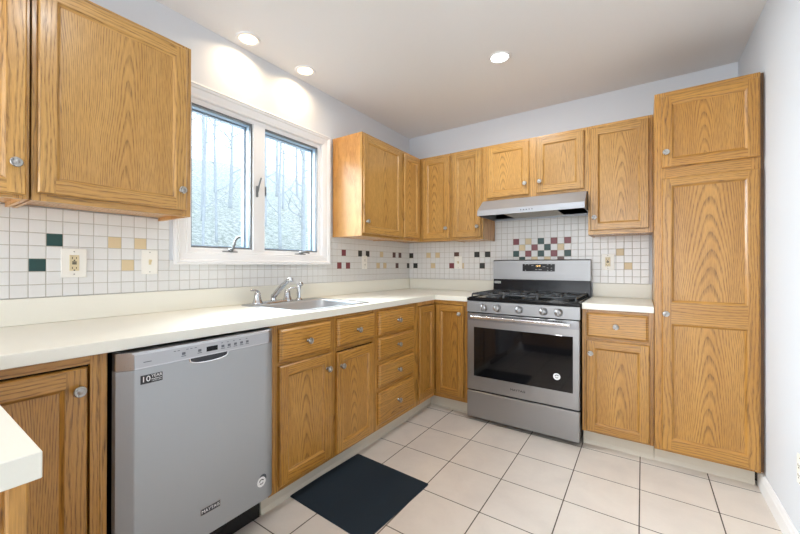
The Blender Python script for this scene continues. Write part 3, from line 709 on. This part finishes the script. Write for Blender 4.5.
st = new(); lathe(st, [(0, 0.0005), (0.018, 0.0005), (0.018, 0)], (0.538, -0.6611, 0.238), (0, -1, 0), 24, smooth=False); build('dark_disc', st, plain('disc_grey', srgb(70, 76, 84), 0.4), dw)

# ------------------------------------------------------------------ range
RW = 0.755
rg = thing('gas_range', 'freestanding stainless steel gas range with black cooktop and oven door', 'range', (0.9105, 0, 0))
b = new(); bx(b, 0.002, RW - 0.002, -0.628, -0.02, 0.03, 0.888, 0, 0.002)
for x in (0.05, RW - 0.05):
    for y in (-0.56, -0.08): lathe(b, [(0.016, 0), (0.016, 0.03), (0, 0.03)], (x, y, 0), seg=12)
build('body', b, BLACK, rg)
b = new(); bx(b, 0.0, RW, -0.658, -0.060, 0.889, 0.910, 0, 0.003)
ring_pts = [(0.012, -0.640), (RW - 0.012, -0.075)]
bx(b, 0.010, 0.022, -0.64, -0.085, 0.908, 0.916, 0, 0.003); bx(b, RW - 0.022, RW - 0.010, -0.64, -0.085, 0.908, 0.916, 0, 0.003)
bx(b, 0.010, RW - 0.010, -0.645, -0.632, 0.908, 0.916, 0, 0.003); build('cooktop', b, BLACK, rg)
cpm = new(); prism(cpm, [(-0.628, 0.8065), (-0.660, 0.8065), (-0.655, 0.886), (-0.628, 0.886)], 0, 0.002, RW - 0.002)
pan = build('control_panel', cpm, STEEL_DARKENED, rg)
for x in (0.131, 0.228, 0.380, 0.537, 0.630):
    b = new(); ax = (0, -1, 0.06)
    lathe(b, [(0.0265, 0), (0.0265, 0.004), (0.0235, 0.008), (0.021, 0.010), (0.020, 0.022), (0.018, 0.025), (0, 0.0255)], (x, -0.657, 0.845), ax, 24)
    bx(b, x - 0.0045, x + 0.0045, -0.690, -0.68, 0.826, 0.867, 0, 0.002); build('control_knob', b, STEEL, rg)
bits('gap_trim', [(0.004, RW - 0.004, -0.652, -0.63, 0.7985, 0.8065), (0.004, RW - 0.004, -0.640, -0.628, 0.222, 0.230)], BLACK, rg)
# oven door
b = new(); bx(b, 0.004, RW - 0.004, -0.660, -0.629, 0.232, 0.798, 0, 0.003); od = build('oven_door', b, STEEL, rg)
b = new(); bx(b, 0.006, RW - 0.006, -0.6625, -0.655, 0.744, 0.796, 0, 0.001)
od2 = build('door_top_trim', b, steel('dim_steel', (0.30, 0.30, 0.31, 1), 0.34), od)
bits('vent_slot', [(0.10 + k * 0.0155, 0.110 + k * 0.0155, -0.6632, -0.662, 0.783, 0.7885) for k in range(36)], BLACK, od)
b = new(); bx(b, 0.056, 0.714, -0.6618, -0.655, 0.336, 0.697, 0, 0.0008); build('oven_window', b, GLASSBLK, od)
b = new(); bx(b, 0.046, 0.706, -0.716, -0.700, 0.763, 0.786, 0, 0.006, 3)
for x in (0.062, 0.69): bx(b, x - 0.014, x + 0.014, -0.704, -0.66, 0.765, 0.784, 0, 0.003)
build('handle', b, steel('bright_steel', (0.78, 0.78, 0.79, 1), 0.22), od)
bd = text('badge', 'MAYTAG', 0.021, plain('badge_print', srgb(40, 40, 42), 0.35, 0.7), od, (0.372, -0.6606, 0.285), RX, depth=0.0008, sx=1.2)
round_sticker(od, (0.620, -0.6622, 0.428), 0.022)
b = new(); bx(b, 0.004, RW - 0.004, -0.660, -0.629, 0.030, 0.2215, 0, 0.003); build('storage_drawer', b, STEEL, rg)
# backguard
b = new(); prism(b, [(-0.008, 0.90), (-0.085, 0.90), (-0.078, 0.915), (-0.066, 1.034), (-0.008, 1.034)], 0, 0.004, RW - 0.004); build('backguard_base', b, plain('black_gloss', (0.006, 0.007, 0.010, 1), 0.16, 0.0, Specular_IOR_Level=0.2), rg)
b = new(); prism(b, [(-0.008, 1.034), (-0.074, 1.034), (-0.070, 1.192), (-0.060, 1.200), (-0.008, 1.200)], 0, 0.003, RW - 0.003)
bg = build('backguard', b, STEEL_DARKENED, rg)
b = new(); prism(b, [(-0.0725, 1.104), (-0.0735, 1.104), (-0.0722, 1.164), (-0.071, 1.164)], 0, 0.251, 0.502); ds = build('display', b, BLACK, bg)
AMB = emit('amber_digits', (1.0, 0.62, 0.22, 1), 3.0)
RB = (PI / 2 - 0.022, 0, 0)
text('clock_digits', '12:45', 0.017, AMB, ds, (0.375, -0.0738, 1.148), RB)
bits('display_print', [(x - w, x + w, -0.0745, -0.0732, z - 0.002, z + 0.002) for x, z, w in ((0.275, 1.158, .006), (0.30, 1.158, .006), (0.33, 1.152, .008), (0.275, 1.112, .004), (0.36, 1.118, .009), (0.39, 1.118, .012), (0.42, 1.142, .010), (0.448, 1.158, .005), (0.448, 1.133, .005), (0.448, 1.112, .005), (0.476, 1.158, .005), (0.476, 1.131, .005), (0.476, 1.112, .006))], plain('display_grey', srgb(160, 160, 160), 0.5), ds)
b = new(); bx(b, 0.015, 0.068, -0.0785, -0.0725, 0.997, 1.016); sl = build('rating_sticker', b, plain('sticker_grey', srgb(190, 192, 190), 0.5), rg); sl['label'] = 'small pale sticker at the left of the backguard'
bits('sticker_print', [(0.020 + k * 0.009, 0.026 + k * 0.009, -0.0792, -0.078, 1.003, 1.011) for k in range(5)], TXT, sl)
# grates and burners
def grate(x0, x1):
    b = new(); y0, y1 = -0.628, -0.095; z = 0.938; r = 0.0065
    def bar(p, q, rr=r): tube(b, [p, q], rr, 6)
    for x in (x0, x1):
        tube(b, curve_pts([(x, y0, 0.914), (x, y0 + 0.012, z - 0.002), (x, y0 + 0.04, z), (x, (y0 + y1) / 2, z), (x, y1 - 0.04, z), (x, y1 - 0.012, z - 0.002), (x, y1, 0.914)], 3), r, 6)
    for y in (y0 + 0.02, (y0 + y1) / 2, y1 - 0.02): bar((x0, y, z - 0.001), (x1, y, z - 0.001))
    xm = (x0 + x1) / 2
    for yc in ((y0 * 3 + y1) / 4, (y0 + 3 * y1) / 4):
        for dx, dy in ((1, 0), (-1, 0)): bar((xm + dx * 0.028, yc, z + 0.003), (x1 if dx > 0 else x0, yc, z))
        for dy in (1, -1): bar((xm, yc + dy * 0.028, z + 0.003), (xm, yc + dy * 0.125, z))
    return build('grate', b, IRON, rg)
for x0, x1 in ((0.028, 0.262), (0.268, 0.487), (0.493, 0.727)): grate(x0, x1)
for x, y, r in ((0.145, -0.495, 0.042), (0.145, -0.228, 0.036), (0.3775, -0.36, 0.045), (0.61, -0.495, 0.046), (0.61, -0.228, 0.03)):
    b = new(); lathe(b, [(r + 0.012, 0), (r + 0.010, 0.006), (r, 0.008), (r, 0.014), (r - 0.004, 0.018), (0, 0.019)], (x, y, 0.910), seg=24); build('burner', b, IRON, rg)

# ------------------------------------------------------------------ range hood
hd = thing('range_hood', 'slanted stainless steel range hood above the range', 'range hood', (0.9105, 0, 0))
b = new(); W = 0.756
pr = [(-0.008, 1.678), (-0.325, 1.678), (-0.448, 1.588), (-0.452, 1.545)]
ins = [(-0.008, 1.672), (-0.322, 1.672), (-0.442, 1.585), (-0.446, 1.545)]
for A, off in ((pr, 0), (ins, 1)):
    x0, x1 = (0, W) if not off else (0.006, W - 0.006)
    P0 = [b.verts.new((x0, y, z)) for y, z in A]; P1 = [b.verts.new((x1, y, z)) for y, z in A]
    for k in range(3): b.faces.new([P0[k], P0[k + 1], P1[k + 1], P1[k]]).material_index = off
    e0 = b.verts.new((x0, -0.008, 1.545)); e1 = b.verts.new((x1, -0.008, 1.545))
    b.faces.new(P0 + [e0]).material_index = off; b.faces.new(P1 + [e1]).material_index = off
    b.faces.new([P0[0], e0, e1, P1[0]]).material_index = off
bx(b, 0, 0.006, -0.451, -0.008, 1.545, 1.547, 0); bx(b, W - 0.006, W, -0.451, -0.008, 1.545, 1.547, 0); bx(b, 0, W, -0.452, -0.440, 1.545, 1.547, 0); bx(b, 0, W, -0.030, -0.008, 1.545, 1.560, 0)
build('canopy', b, [plain('hood_steel', (0.40, 0.42, 0.45, 1), 0.34, 0.5), plain('hood_inside', srgb(140, 144, 150), 0.4, 0.3)], hd)
b = new(); bx(b, 0.18, 0.56, -0.40, -0.05, 1.556, 1.566, 0, 0.002)
for k in range(24): bx(b, 0.19 + k * 0.0152, 0.1965 + k * 0.0152, -0.39, -0.06, 1.5535, 1.5565, 0)
build('grease_filter', b, plain('filter_alu', srgb(190, 186, 176), 0.4, 0.5), hd)
bits('switch_button', [(x - 0.003, x + 0.003, -0.4530, -0.449, 1.5625, 1.570) for x in (0.336, 0.356, 0.376, 0.396, 0.416)], TXT, hd)

# ------------------------------------------------------------------ wall plates (local -y faces the room)
def plate(name, label, loc, rz, kind, w=0.072, h=0.118):
    t = thing(name, label, 'switch' if kind == 'toggle' else 'outlet', loc, rz)
    b = new(); bx(b, -w / 2, w / 2, -0.006, 0, -h / 2, h / 2, 0, 0.002, 2); build('cover_plate', b, PLATE, t)
    if kind == 'gfci':
        b = new(); bx(b, -0.0165, 0.0165, -0.0085, -0.005, -0.0335, 0.0335, 0, 0.001); dv = build('receptacle', b, IVORY, t)
        for s in (1, -1): bits('slot', [(-0.008, -0.0055, -0.009, -0.008, s * 0.021 - 0.0045, s * 0.021 + 0.0045), (0.0055, 0.008, -0.009, -0.008, s * 0.021 - 0.0035, s * 0.021 + 0.0035), (-0.0026, 0.0026, -0.009, -0.008, s * 0.021 - 0.012, s * 0.021 - 0.0075)], SLOT, dv)
        bits('test_button', [(-0.0075, 0.0075, -0.0098, -0.008, 0.0012, 0.0062), (-0.0075, 0.0075, -0.0098, -0.008, -0.0062, -0.0012)], SLOT, dv)
    elif kind == 'duplex':
        for s in (1, -1):
            b = new(); lathe(b, [(0.0165, 0), (0.0165, 0.002), (0.0155, 0.003), (0, 0.003)], (0, -0.006, s * 0.0195), (0, -1, 0), 20); dv = build('receptacle', b, PLATE, t)
            bits('slot', [(-0.0078, -0.005, -0.0098, -0.0085, s * 0.0195 - 0.003, s * 0.0195 + 0.006), (0.005, 0.0078, -0.0098, -0.0085, s * 0.0195 - 0.002, s * 0.0195 + 0.005), (-0.0025, 0.0025, -0.0098, -0.0085, s * 0.0195 - 0.01, s * 0.0195 - 0.006)], SLOT, dv)
    elif kind == 'toggle':
        b = new(); bx(b, -0.0055, 0.0055, -0.0075, -0.005, -0.0125, 0.0125, 0, 0.0005); prism(b, [(-0.006, -0.006), (-0.006, 0.004), (-0.018, 0.012), (-0.019, 0.006)], 0, -0.0045, 0.0045); build('toggle', b, IVORY, t)
    for s in (1, -1): b = new(); lathe(b, [(0.0028, 0), (0.0024, 0.001), (0, 0.0012)], (0, -0.006, s * 0.048), (0, -1, 0), 10); build('screw', b, NICKEL, t)
    return t
tt = 0.0057
plate('outlet', 'almond outlet in a wide white plate under the large left wall cabinet', (tt, -2.747, 1.158), LW, 'gfci', 0.086, 0.123)
plate('light_switch', 'white toggle switch plate on the tiles just left of the window', (tt, -2.455, 1.164), LW, 'toggle')
plate('outlet', 'small white outlet on the window wall below the bare-sided wall cabinet', (tt, -0.760, 1.176), LW, 'duplex', 0.07, 0.115)
plate('light_switch', 'white switch plate on the back wall between corner and range', (0.553, -tt, 1.179), 0, 'toggle', 0.082, 0.118)
plate('outlet', 'almond outlet in a white plate right of the range', (1.771, -tt, 1.180), 0, 'gfci', 0.082, 0.12)
plate('outlet', 'white outlet plate low on the right wall at the picture edge', (XW, -1.150, 0.352), -LW, 'duplex', 0.072, 0.115)

# ------------------------------------------------------------------ floor mat
b = new(); x0, x1, y0, y1 = 0.0, 0.50, -0.512, 0.0
rr = [[b.verts.new((p[0], p[1], z)) for p in rrect(x0 + d, x1 - d, y0 + d, y1 - d, 0.008, 3)] for d, z in ((0, 0.0005), (0, 0.004), (0.012, 0.006), (0.02, 0.0065))]
for A, B_ in zip(rr, rr[1:]):
    for k in range(len(A)): b.faces.new([A[k], A[(k + 1) % len(A)], B_[(k + 1) % len(A)], B_[k]]).material_index = 0
b.faces.new(rr[-1]); b.faces.new(rr[0][::-1])
t = NT('navy_mat'); n = t.noise(t.obj(), 420, 2); n2 = t.noise(t.obj(), 60, 3)
t.set(Base_Color=t.mix(n, srgb(6, 18, 28), srgb(20, 42, 56)), Roughness=0.95); t.bump(n, 0.8, 0.004)
tag(build('floor_mat', b, t.m, None, (0.572, -1.528, 0), -0.045), 'dark navy rectangular mat on the tiles in front of the sink cabinet', 'mat')

# ------------------------------------------------------------------ recessed ceiling lights
def downlight(label, x, y, col, power, glow, r=0.055, ang=2.75, blend=1.0):
    t = thing('recessed_light', label, 'ceiling light', (x, y, HC), 0, 'recessed ceiling lights')
    b = new(); lathe(b, [(r - 0.004, 0.002), (r - 0.002, -0.004), (r + 0.012, -0.006), (r + 0.016, -0.0005), (r + 0.016, 0.0)], (0, 0, 0), seg=32); build('trim_ring', b, WHITE, t)
    b = new(); lathe(b, [(0, -0.003), (r - 0.016, -0.003), (r - 0.003, -0.0015)], (0, 0, 0), seg=32); build('lens', b, emit('lamp_glow', (*col, 1), glow), t)
    d = bpy.data.lights.new('recessed_lamp', 'AREA'); d.shape = 'DISK'; d.size = r * 1.6; d.energy = power; d.color = col; d.spread = ang
    o = bpy.data.objects.new('recessed_lamp', d); COL.objects.link(o); o.parent = t; o.location = (0, 0, -0.012)
    return t
WARM, COOL = (1.0, 0.74, 0.47), (0.96, 0.98, 1.0)
downlight('warm recessed ceiling light over the left part of the sink window', 0.105, -1.975, WARM, 2.4, 4, ang=2.7)
downlight('warm recessed ceiling light over the right part of the sink window', 0.115, -1.545, WARM, 2.4, 4, ang=2.7)
downlight('cool white recessed ceiling light in the middle of the ceiling', 1.246, -0.94, COOL, 11, 14, ang=3.1)
downlight('unseen cool white recessed fill light added above the camera', 1.246, -2.75, COOL, 5, 14, ang=3.1)  # extra can out of view, added to fill the room
downlight('unseen cool white recessed fill light added in the dining end of the room', 1.246, -4.9, COOL, 12, 14, ang=3.1)  # another unseen can, added for fill light

# ------------------------------------------------------------------ woods beyond the window
def hillz(x, y):
    d = max(0.0, -x - 2.2)
    return -0.9 + d * 0.40 + 0.35 * math.sin(y * 0.35 + x * 0.21) + 0.15 * math.sin(x * 1.3 + y * 0.9)
b = new(); N = 60
G = [[b.verts.new((-0.6 - i * 0.6, -22 + j * 0.85, hillz(-0.6 - i * 0.6, -22 + j * 0.85))) for j in range(60)] for i in range(N)]
for i in range(N - 1):
    for j in range(59): b.faces.new([G[i][j], G[i + 1][j], G[i + 1][j + 1], G[i][j + 1]]).smooth = True
t = NT('overexposed_litter'); o = t.obj(); n = t.noise(o, 6, 10, 0.85); n2 = t.noise(o, 0.8, 3)
c = t.mix(t.ramp(n, [(0.44, (0,) * 3), (0.56, (1,) * 3)]), srgb(160, 168, 166), srgb(255, 255, 255)); c = t.mix(t.math('MULTIPLY', n2, 0.5), c, srgb(214, 224, 196))  # near-white litter: overexposed daylight is put into the colour
t.set(Base_Color=c, Roughness=0.95); t.bump(n, 1.0, 0.2)
struct(build('ground', b, t.m))
t = NT('grey_bark'); n = t.noise(t.obj(), 14, 5); t.set(Base_Color=t.mix(n, srgb(150, 156, 162), srgb(205, 210, 214)), Roughness=0.95); BARK = t.m
rnd = random.Random(11)
def bare_tree(x, y, h, r, label):
    b = new(); z = hillz(x, y) - 0.1; lean = rnd.uniform(-0.15, 0.15)
    P = curve_pts([(x, y, z), (x + rnd.uniform(-.1, .1), y + lean * .3, z + h * .35), (x, y + lean * .8, z + h * .7), (x, y + lean * 1.3, z + h)], 6)
    tube(b, P, [r * (1 - 0.75 * k / (len(P) - 1)) for k in range(len(P))], 8)
    for k in range(9):
        i = rnd.randint(4, len(P) - 3); p = P[i]; s = rnd.choice((-1, 1)); L = rnd.uniform(0.5, 1.1)
        q = curve_pts([p, p + Vector((rnd.uniform(-.3, .3), s * L * .45, L * .35)), p + Vector((rnd.uniform(-.4, .4), s * L * .8, L * rnd.uniform(.6, 1.0)))], 4)
        r0 = r * 0.32; tube(b, q, [r0 * (1 - 0.8 * m / (len(q) - 1)) for m in range(len(q))], 5)
        for m in range(2):
            a = q[rnd.randint(3, len(q) - 2)]; tube(b, [a, a + Vector((rnd.uniform(-.2, .2), s * rnd.uniform(-.2, .6), rnd.uniform(.1, .6)))], [r0 * .35, r0 * .1], 4)
    tag(build('bare_tree', b, BARK), label, 'tree', 'bare trees on the slope outside the window')
placed = []
for k in range(400):
    x = rnd.uniform(-6.0, -19); y = CY + rnd.uniform(0.47, 0.95) * (CX - x)
    if all(abs(y - q[1]) > 1.75 or abs(x - q[0]) > 2.4 for q in placed) and len(placed) < 20:
        placed.append((x, y)); bare_tree(x, y, rnd.uniform(5, 8), rnd.uniform(0.035, 0.11), 'bare winter tree on the bright slope outside the window')
